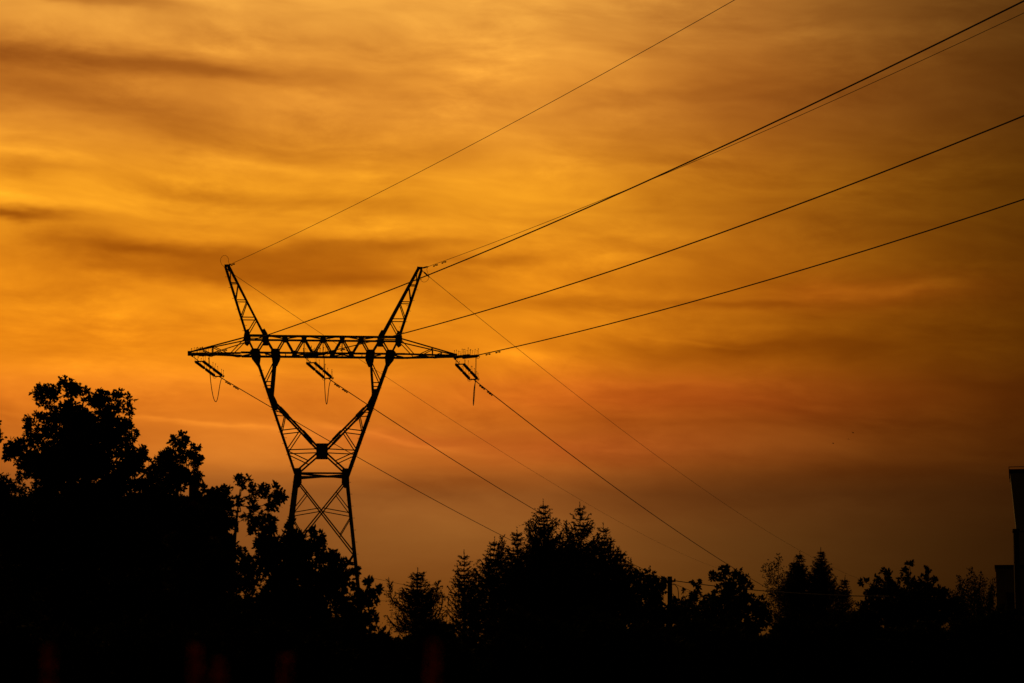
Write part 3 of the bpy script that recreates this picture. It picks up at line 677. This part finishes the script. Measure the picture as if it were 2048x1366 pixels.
# spruces
def spruce(px, py, Y, label, seed, slope=.42, up=.25, droop=.5, wisp=1.0, bottom=1265, group='spruces along the skyline', side=None, gap=.30, lean=0.0, arms=()):
    rs = np.random.RandomState(seed)
    top = at(px, py, Y); b0 = Vector((top.x - lean, Y, 0)); root = empty('spruce_tree', b0)
    tag(root, label, 'tree', group)
    H = top.z; zb = max(.5, at(px, bottom, Y).z)
    sway = lambda z: lean * (z / H) ** 2 + .03 * math.sin(z * 1.7 + seed)
    g = Geo(); g.tube([(sway(H * i / 12), 0, H * i / 12) for i in range(13)], [max(.005, .085 * (1 - i / 12) ** 1.15) for i in range(13)], 8); g.build('trunk', 'bark', root)
    A = []; Bv = []; BR = []                       # needle-bearing shoots
    z = H - .02; k = 0
    def shoot(a, b): A.append(a); Bv.append(b)
    shoot(np.array([sway(H - .5), 0, H - .5]), np.array([sway(H), 0, H + .02]))
    z = H - .16
    while z > zb:
        d = H - z
        Lm = min(max(d - .22, 0) * slope + .05 + min(d, .4) * .16, 2.2)
        nb = 4 if d < .5 else 6
        ph = rs.uniform(0, 6.28)
        for j in range(nb):
            if d > .8 and rs.uniform() < .10: continue
            an = ph + 2 * math.pi * j / nb + rs.normal() * .25
            L_ = Lm * rs.uniform(.5, 1.35)
            if side is not None and abs(math.cos(an)) > .5: L_ *= side
            dirh = np.array([math.cos(an), math.sin(an), 0])
            upk = up + (.5 if d < .5 else 0) * (1 - d / .5)
            n_ = max(3, int(L_ / .085)); prev = np.array([sway(z), 0, z]); pl = [prev]
            for i in range(1, n_ + 1):
                t = i / n_
                zz = z + L_ * (upk * t - droop * t * (1 - t) * 1.2 + (.16 * t ** 3))
                pl.append(np.array([sway(z), 0, 0]) + dirh * L_ * t * (1 - .08 * t) + np.array([rs.normal() * .012, rs.normal() * .012, zz]))
            BR.append(pl)
            for i in range(n_): shoot(pl[i], pl[i + 1])
            perp = np.array([-dirh[1], dirh[0], 0])
            for i in range(1, n_ + 1):
                t = i / n_
                for s_ in (-1, 1):
                    l2 = (.10 + .34 * L_ * (1 - t) * min(1, t * 4)) * rs.uniform(.5, 1.15) * wisp
                    l2 = min(l2, .5)
                    e = pl[i] + dirh * l2 * .55 + perp * s_ * l2 * .7 + np.array([0, 0, l2 * (up * .5 + rs.normal() * .12)])
                    shoot(pl[i], e)
                    if l2 > .2:
                        m_ = pl[i] * .5 + e * .5; shoot(m_, m_ + perp * s_ * .02 + dirh * l2 * .45 + np.array([0, 0, rs.normal() * .03]))
                if droop > .3 and L_ > .3 and rs.uniform() < .9:      # hanging twigs
                    l3 = rs.uniform(.10, .36) * min(1, L_ * 1.4)
                    for _ in range(2): shoot(pl[i], pl[i] + np.array([rs.normal() * .07, rs.normal() * .07, -l3 * rs.uniform(.5, 1.1)]))
        z -= gap * rs.uniform(.55, .9) * (.58 if d < .4 else .34)
    for (ax_, ay_, zs) in arms:                       # upswept side leaders
        e = at(ax_, ay_, Y); e = np.array([e.x - b0.x, rs.uniform(-.25, .25), e.z]); s0 = np.array([sway(zs), 0, zs])
        n_ = 14; pl = [s0 * (1 - t) + e * t + np.array([(e[0] - s0[0]) * .28 * math.sin(math.pi * t), 0, -.12 * math.sin(math.pi * t)]) for t in [i / n_ for i in range(n_ + 1)]]
        BR.append(pl)
        for i in range(n_):
            shoot(pl[i], pl[i + 1]); t = i / n_; dv = pl[i + 1] - pl[i]; dv = dv / np.linalg.norm(dv)
            for _ in range(5):
                r_ = rs.normal(size=3); r_ -= dv * r_.dot(dv); r_ /= np.linalg.norm(r_); l2 = (.07 + .26 * (1 - t)) * rs.uniform(.6, 1.2)
                c_ = pl[i] + (pl[i + 1] - pl[i]) * rs.uniform(); shoot(c_, c_ + dv * l2 * .75 + r_ * l2 * .7)
    A = np.array(A); Bv = np.array(Bv)
    a = np.concatenate([np.array(b[:-1]) for b in BR]); b = np.concatenate([np.array(b[1:]) for b in BR])
    link('branches', sticks('branches', a, b, .012, .009), 'bark', root)['kind'] = 'stuff'
    # needles: bristles round every shoot
    ln = np.linalg.norm(Bv - A, axis=1); low = np.clip((at(px, 1190, Y).z - A[:, 2]) * 4, 0, 1)             # below the skyline the boughs hide one another
    per = np.maximum(4, (ln / (.0092 + .020 * low)).astype(int))
    ix = np.repeat(np.arange(len(A)), per); t = rs.uniform(0, 1.05, len(ix))[:, None]
    P = A[ix] * (1 - t) + Bv[ix] * t
    D, X, Yv = frames((Bv - A)[ix] + 1e-6, rs.uniform(0, 6.283, len(ix)))
    ND = D * .75 + X * .75; NL = rs.uniform(.028, .050, len(ix))[:, None] * max(1.0, Y / 62)
    V = np.stack([P - Yv * .0105, P + Yv * .0105, P + ND * NL], 1).reshape(-1, 3)
    o = link('crown', mesh_np('crown', V, np.arange(len(V)), 3), 'needle', root); o['kind'] = 'stuff'
    return root
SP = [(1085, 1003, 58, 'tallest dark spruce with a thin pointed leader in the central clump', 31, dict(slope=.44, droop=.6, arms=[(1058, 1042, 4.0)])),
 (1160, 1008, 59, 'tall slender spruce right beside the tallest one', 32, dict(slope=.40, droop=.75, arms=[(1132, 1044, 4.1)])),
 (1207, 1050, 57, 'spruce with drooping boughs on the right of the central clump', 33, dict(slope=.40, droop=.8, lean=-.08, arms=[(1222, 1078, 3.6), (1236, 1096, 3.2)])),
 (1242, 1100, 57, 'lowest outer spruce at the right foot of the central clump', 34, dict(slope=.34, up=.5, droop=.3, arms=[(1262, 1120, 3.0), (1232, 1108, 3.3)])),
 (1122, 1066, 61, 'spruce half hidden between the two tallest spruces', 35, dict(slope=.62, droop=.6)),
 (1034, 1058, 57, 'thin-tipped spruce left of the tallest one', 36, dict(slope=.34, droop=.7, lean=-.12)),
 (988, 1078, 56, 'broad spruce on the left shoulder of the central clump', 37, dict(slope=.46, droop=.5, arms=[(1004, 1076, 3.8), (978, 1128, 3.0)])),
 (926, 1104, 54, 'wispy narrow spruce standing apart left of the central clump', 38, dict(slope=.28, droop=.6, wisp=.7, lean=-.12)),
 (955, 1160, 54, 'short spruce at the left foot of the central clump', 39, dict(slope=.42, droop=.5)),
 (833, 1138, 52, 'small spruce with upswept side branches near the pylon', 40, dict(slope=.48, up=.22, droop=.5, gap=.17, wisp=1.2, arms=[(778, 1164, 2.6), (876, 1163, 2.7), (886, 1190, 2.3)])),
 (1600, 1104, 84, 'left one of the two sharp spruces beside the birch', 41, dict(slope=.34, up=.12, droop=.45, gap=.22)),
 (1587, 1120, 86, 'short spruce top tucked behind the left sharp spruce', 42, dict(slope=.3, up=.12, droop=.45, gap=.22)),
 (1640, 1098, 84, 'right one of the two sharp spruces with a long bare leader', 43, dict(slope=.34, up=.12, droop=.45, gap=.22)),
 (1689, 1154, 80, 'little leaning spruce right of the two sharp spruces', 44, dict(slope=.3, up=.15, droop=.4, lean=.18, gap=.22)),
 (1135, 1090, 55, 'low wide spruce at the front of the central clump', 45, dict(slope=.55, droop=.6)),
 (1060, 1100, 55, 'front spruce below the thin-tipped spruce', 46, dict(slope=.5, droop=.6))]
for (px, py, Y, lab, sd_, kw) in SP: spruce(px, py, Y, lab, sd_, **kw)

# ------------------------------------------------------------------ shrubs of the dark foreground thicket
def shrub_proto(seed):
    """2.3 m tall, 1.9 m wide shrub, three of these are copied along the thicket"""
    rs = np.random.RandomState(seed + 500); ppm = FPX / 40; cx_, top_ = 1024, 1323 - .7 * ppm
    hp = .78 * ppm; bl = [(cx_ + rs.normal() * 8, top_ + hp * .40, hp * .42), (cx_ - hp * .5, top_ + hp * .62, hp * .38), (cx_ + hp * .5, top_ + hp * .58, hp * .38)]
    y = top_ + hp * .9
    while y < 1323 + 1.3 * ppm:
        for dxp in (-.9, -.3, .3, .9): bl.append((cx_ + dxp * hp + rs.normal() * 6, y + rs.normal() * 6, hp * .52))
        y += hp * .62
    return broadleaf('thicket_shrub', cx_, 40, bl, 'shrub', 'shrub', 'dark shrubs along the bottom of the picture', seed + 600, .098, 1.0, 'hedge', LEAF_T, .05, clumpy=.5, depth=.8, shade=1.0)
PROTO = [shrub_proto(k) for k in range(3)]; used = set()
def shrub(px, py, Y, label, i):
    src = PROTO[i % 3]
    if i % 3 not in used: r = src; used.add(i % 3)
    else:
        r = src.copy(); col.objects.link(r)
        for chd in src.children:
            c2 = chd.copy(); col.objects.link(c2); c2.parent = r
    t = at(px, py, Y); r.location = (t.x, Y, 0); k = t.z / 2.3
    r.scale = (k * 1.0, k, k); r.rotation_euler = (0, 0, (i * 2.4) % 6.283); r['label'] = label
SH_ = [(40, 1235, 36, 'leftmost shrub in the dark thicket'), (170, 1240, 37, 'shrub below the tallest oak'), (300, 1235, 36, 'shrub between the tallest and the smaller oak'),
 (430, 1228, 37, 'shrub below the ragged oak'), (560, 1235, 36, 'shrub left of the pylon foot'), (690, 1236, 37, 'shrub right of the pylon foot'),
 (800, 1248, 38, 'shrub at the foot of the small upswept spruce, on its left'), (915, 1232, 38, 'shrub below the wispy narrow spruce'), (1030, 1220, 40, 'shrub below the left half of the central spruces'),
 (1150, 1220, 40, 'shrub below the right half of the central spruces'), (1265, 1228, 40, 'shrub below the outer spruce'), (1375, 1235, 42, 'shrub at the foot of the utility pole'),
 (1490, 1238, 42, 'shrub below the twin-topped tree'), (1600, 1225, 44, 'shrub below the two sharp spruces'), (1705, 1236, 44, 'low shrub under the bright gap at right'),
 (1800, 1226, 44, 'shrub below the pointed leafy tree'), (1905, 1226, 44, 'shrub below the spiky tall shrub'), (2010, 1218, 44, 'rightmost shrub below the flat building')]
for i, (px, py, Y, lab) in enumerate(SH_): shrub(px, py, Y, lab, i)

# ------------------------------------------------------------------ house behind the oaks
HY = 76.0
pl_, pr_ = at(-120, 1323, HY), at(442, 1323, HY); zr = at(300, 1000, HY).z; ze = zr - 2.3
house = empty('house', ((pl_.x + pr_.x) / 2, HY, 0)); tag(house, 'long dark house roof showing between the oak trunks at left', 'house')
hl = (pr_.x - pl_.x) / 2; dp = 3.6
g = Geo(); g.box((0, 0, ze / 2), (2 * hl - .6, 2 * dp - .8, ze)); w = g.build('wall', 'plaster', house)
for sx in (-1, 1):
    x = sx * (hl - .31)
    g = Geo(); g.add([(x, -dp + .4, ze + .002), (x, dp - .4, ze + .002), (x, 0, zr - .28), (x - sx * .2, -dp + .4, ze + .002), (x - sx * .2, dp - .4, ze + .002), (x - sx * .2, 0, zr - .28)],
        [(0, 1, 2), (3, 5, 4), (0, 3, 4, 1), (1, 4, 5, 2), (2, 5, 3, 0)]); g.build('gable', 'plaster', house)
for sy in (-1, 1):
    g = Geo()
    g.add([(-hl, 0, zr), (hl, 0, zr), (hl, sy * dp, ze - .02), (-hl, sy * dp, ze - .02), (-hl, 0, zr - .16), (hl, 0, zr - .16), (hl, sy * dp, ze - .18), (-hl, sy * dp, ze - .18)],
          [(0, 1, 2, 3), (7, 6, 5, 4), (0, 4, 5, 1), (2, 6, 7, 3), (1, 5, 6, 2), (3, 7, 4, 0)]); g.build('roof', 'roof', house)
    g = Geo(); g.tube([(-hl, sy * (dp + .06), ze - .06), (hl, sy * (dp + .06), ze - .06)], .07, 7); g.build('gutter', 'metal', house)
g = Geo(); g.tube([(-hl, 0, zr + .02), (hl, 0, zr + .02)], .10, 7); g.build('roof_ridge', 'roof', house)
cx0, cx1, cz = at(382, 957, HY), at(398, 957, HY), at(390, 957, HY).z
g = Geo(); g.box(((cx0.x + cx1.x) / 2 - house.location.x, -.2, (cz + zr) / 2 - .5), (cx1.x - cx0.x, .5, cz - zr + 1.0)); ch = g.build('chimney', 'brick', house)
g = Geo(); g.box(((cx0.x + cx1.x) / 2 - house.location.x, -.2, cz + .025), (cx1.x - cx0.x + .06, .58, .06)); g.build('chimney_cap', 'concrete', ch)
for x in (-3.2, -1.2, 1.2, 3.2):
    g = Geo(); g.box((x, -dp + .39, 2.0), (1.1, .08, 1.3)); wn = g.build('window', 'plaster', house)
    g = Geo(); g.box((x, -dp + .34, 2.0), (.94, .04, 1.14)); g.build('pane', 'glass', wn)
    g = Geo(); g.box((x, -dp + .31, 2.0), (.05, .03, 1.14)); g.build('mullion', 'plaster', wn)

# ------------------------------------------------------------------ buildings at the right edge
FY = 120.0
tl = at(2019, 938, FY); bl_ = at(2052, 1250, FY); ft = 6.4; ztop = tl.z
slope_ = (bl_.x - tl.x) / (tl.z - bl_.z)
RY = -math.atan2(2025 - 1024, FPX)
corner = lambda px, py, Y, w, dpt: Vector((at(px, py, Y).x, Y, 0)) + Matrix.Rotation(RY, 3, 'Z') @ Vector((w / 2, dpt / 2, 0))
tow = empty('flared_tower', corner(2020, 938, FY, ft, ft), RY); tag(tow, 'tall pale-sided tower flaring toward its top at the right edge', 'tower')
hb = ft / 2 - slope_ * ztop
g = Geo()
def ring(h, z): return [(-h, -h, z), (h, -h, z), (h, h, z), (-h, h, z)]
g.add(ring(hb, 0) + ring(ft / 2, ztop - .2), [(0, 1, 5, 4), (1, 2, 6, 5), (2, 3, 7, 6), (3, 0, 4, 7), (4, 5, 6, 7)]); g.build('wall', 'clad', tow)
g = Geo(); g.box((0, 0, ztop - .11), (ft + .07, ft + .07, .2)); g.build('coping', 'metal', tow)
for sx, sy, lx_, ly_ in ((0, -1, 1, 0), (0, 1, 1, 0), (-1, 0, 0, 1), (1, 0, 0, 1)):
    g = Geo(); h = ft / 2 + .05
    g.tube([(sx * h - lx_ * h, sy * h - ly_ * h, ztop + .10), (sx * h + lx_ * h, sy * h + ly_ * h, ztop + .10)], .018, 6)
    for k in (-1, -.33, .33, 1): g.tube([(sx * h + lx_ * h * k, sy * h + ly_ * h * k, ztop - .02), (sx * h + lx_ * h * k, sy * h + ly_ * h * k, ztop + .1)], .014, 5)
    g.build('roof_rail', 'metal', tow)
for z in (3, 5.5, 8):
    h = hb + slope_ * z + .006
    g = Geo(); g.box((0, -h + .0, z), (2 * h, .02, .05)); g.build('panel_joint', 'metal', tow)
BY = 100.0
p0, p1 = at(1988, 1131, BY), at(2090, 1131, BY)
lb = empty('flat_roofed_building', corner(1989, 1131, BY, p1.x - p0.x, 0), RY); tag(lb, 'low flat-roofed building behind the spiky shrub at right', 'building')
wd = p1.x - p0.x
g = Geo(); g.box((0, 2, p0.z / 2 - .06), (wd - .1, 4, p0.z - .12)); g.build('wall', 'plaster', lb)
g = Geo(); g.box((0, 2, p0.z - .05), (wd, 4.1, .14)); g.build('roof_edge', 'metal', lb)
for x in (-.3, .55):
    g = Geo(); g.box((x, -.02, p0.z - 1.6), (.6, .06, 1.0)); wn = g.build('window', 'metal', lb)
    g = Geo(); g.box((x, -.06, p0.z - 1.6), (.5, .03, .9)); g.build('pane', 'glass', wn)
c0, c1 = at(2025.5, 1058, 96), at(2038, 1058, 96)
chm = empty('tall_chimney', ((c0.x + c1.x) / 2, 96, 0)); tag(chm, 'slim black chimney stack rising above the low flat-roofed building', 'chimney')
r_ = (c1.x - c0.x) / 2
g = Geo(); g.tube([(0, 0, 0), (0, 0, c0.z - .12)], [r_ * 1.04, r_], 12); g.build('stack', 'metal', chm)
g = Geo(); g.tube([(0, 0, c0.z - .16), (0, 0, c0.z - .1), (0, 0, c0.z)], [r_ * 1.1, r_ * 1.25, r_ * 1.25], 12); g.build('rim', 'metal', chm)

# ------------------------------------------------------------------ utility pole and its cables
UY = 68.0
pt = at(1339.5, 1153, UY); pole = empty('utility_pole', (pt.x, UY, 0)); tag(pole, 'short plain utility pole with a cable leaving to the right', 'pole')
g = Geo(); g.tube([(0, 0, 0), (0, 0, pt.z)], [.085, .066], 12); g.build('shaft', 'wood', pole)
g = Geo(); g.box((.10, -.02, pt.z - .13), (.12, .05, .05)); g.tube([(.14, -.02, pt.z - .13), (.14, -.02, pt.z - .06)], .022, 6); g.build('cable_bracket', 'metal', pole)
def cable(label, pts, r):
    p0_ = Vector(pts[0]); g = Geo(); g.tube([Vector(p) - p0_ for p in pts], r, 6); o = g.build('service_cable', 'metal'); o.location = p0_
    tag(o, label, 'cable', 'low cables among the trees'); return o
a_, b_ = at(1346, 1161, UY), at(1780, 1193, 62)
cable('long cable running right from the utility pole over the trees', [a_.lerp(b_, t) - Vector((0, 0, .10 * 4 * t * (1 - t))) for t in [i / 30 for i in range(31)]], .012)
d0, d1 = at(1344, 1169, UY), at(1357, 1198, UY)
cable('short slack cable curling down beside the utility pole', [d0, d0 + Vector((.09, 0, -.01)), d0 + Vector((.16, 0, -.10)), d0 + Vector((.18, 0, -.25)), d1], .011)
for (x0_, y0_, x1_, y1_, lab) in ((745, 1156, 885, 1186, 'faint upper cable behind the small upswept spruce'), (745, 1201, 885, 1206, 'faint lower cable behind the small upswept spruce')):
    a_, b_ = at(x0_, y0_, 150), at(x1_, y1_, 180)
    cable(lab, [a_.lerp(b_, t) for t in [i / 10 for i in range(11)]], .010)

# ------------------------------------------------------------------ birds
def bird(px, py, Y, heading, flap, label):
    p = at(px, py, Y); V = []; F = []
    n_ = 8; prof_ = [(-.10, .004), (-.08, .015), (-.03, .028), (.03, .026), (.065, .017), (.08, .018), (.10, .010), (.118, .002)]
    for (x, r) in prof_:
        for k in range(n_): V.append((x, r * math.cos(2 * math.pi * k / n_), r * .9 * math.sin(2 * math.pi * k / n_)))
    for i in range(len(prof_) - 1):
        for k in range(n_): F.append((i * n_ + k, i * n_ + (k + 1) % n_, (i + 1) * n_ + (k + 1) % n_, (i + 1) * n_ + k))
    for s in (-1, 1):
        k = len(V)
        V += [(.05, s * .015, .01), (-.03, s * .015, .008), (.06, s * .10, .01 + .10 * flap), (-.03, s * .10, .01 + .10 * flap), (-.02, s * .20, .01 + .13 * flap), (-.06, s * .22, .01 + .12 * flap)]
        V += [(v[0], v[1], v[2] - .006) for v in V[k:k + 6]]
        F += [(k, k + 1, k + 3, k + 2), (k + 2, k + 3, k + 5, k + 4), (k + 6, k + 8, k + 9, k + 7), (k + 8, k + 10, k + 11, k + 9), (k, k + 2, k + 8, k + 6), (k + 2, k + 4, k + 10, k + 8), (k + 4, k + 5, k + 11, k + 10), (k + 5, k + 3, k + 9, k + 11), (k + 3, k + 1, k + 7, k + 9)]
    k = len(V); V += [(-.08, .012, .004), (-.08, -.012, .004), (-.17, .04, .004), (-.17, -.04, .004), (-.08, .012, -.004), (-.08, -.012, -.004), (-.17, .04, -.002), (-.17, -.04, -.002)]
    F += [(k, k + 1, k + 3, k + 2), (k + 4, k + 6, k + 7, k + 5), (k, k + 2, k + 6, k + 4), (k + 1, k + 5, k + 7, k + 3), (k + 2, k + 3, k + 7, k + 6)]
    o = link('bird', mesh_from('bird', V, F), 'bird'); o.location = p; o.rotation_euler = (.2, 0, heading); o.scale = (.55, .55, .55)
    tag(o, label, 'bird', 'small birds in the evening sky')
bird(1666.5, 887, 150, .4, .5, 'lowest and leftmost of the three tiny birds in the sky')
bird(1697, 878, 155, .9, -.3, 'middle one of the three tiny birds in the sky')
bird(1706, 866, 152, .6, .8, 'highest of the three tiny birds in the sky')

# ------------------------------------------------------------------ dry dock stalks close to the camera, out of focus
def dock(px, py, Y, lean, label, seed, w=1.0):
    rs = np.random.RandomState(seed); top = at(px, py, Y); bx_ = top.x - lean
    root = empty('dock_stalk', (bx_, Y, 0)); tag(root, label, 'weed', 'red dock stalks close to the camera')
    H = top.z; pts = [np.array([lean * (i / 10) ** 1.6, 0, H * i / 10]) for i in range(11)]
    g = Geo(); g.tube(pts, [.009 - .0006 * i for i in range(11)], 7); g.build('stem', 'dock', root)
    P = []; D = []
    for i in range(900):
        z = H - .6 * rs.uniform() ** 1.1; t = z / H; a = rs.uniform(0, 6.283); r = rs.uniform(.003, .022) * w * min(1, .25 + (H - z) * 6)
        P.append([lean * t ** 1.6 + r * math.cos(a), r * math.sin(a), z]); D.append([math.cos(a), math.sin(a), .8])
    s_ = link('seed_head', leaves('seed_head', np.array(P), np.array(D), np.full(900, .009), LEAF_T, rs, 1.6), 'dock', root); s_['kind'] = 'stuff'
    P = np.array([[lean * (z / H) ** 1.6, 0, z] for z in (.15, .3, .5, .7, .85)]); D = np.array([[math.cos(a), math.sin(a), .5] for a in (0, 2, 4, 1, 3)])
    for i in range(5):
        link('leaf_blade', leaves('leaf_blade', P[i:i + 1], D[i:i + 1], np.array([.18]), LEAF_T, rs, .5), 'dock', root)
dock(98, 1296, 3.5, -.02, 'blurred red dock stalk farthest left at the bottom edge', 1, .24)
dock(390, 1298, 3.5, -.04, 'left stalk of the blurred red pair at the bottom edge', 2, .24)
dock(440, 1326, 3.5, .04, 'right stalk of the blurred red pair at the bottom edge', 3, .3)
dock(572, 1318, 3.6, .01, 'single blurred red stalk below the pylon at the bottom edge', 4, .3)
dock(868, 1290, 3.4, .05, 'tallest blurred red stalk, leaning right at the bottom edge', 5, .28)
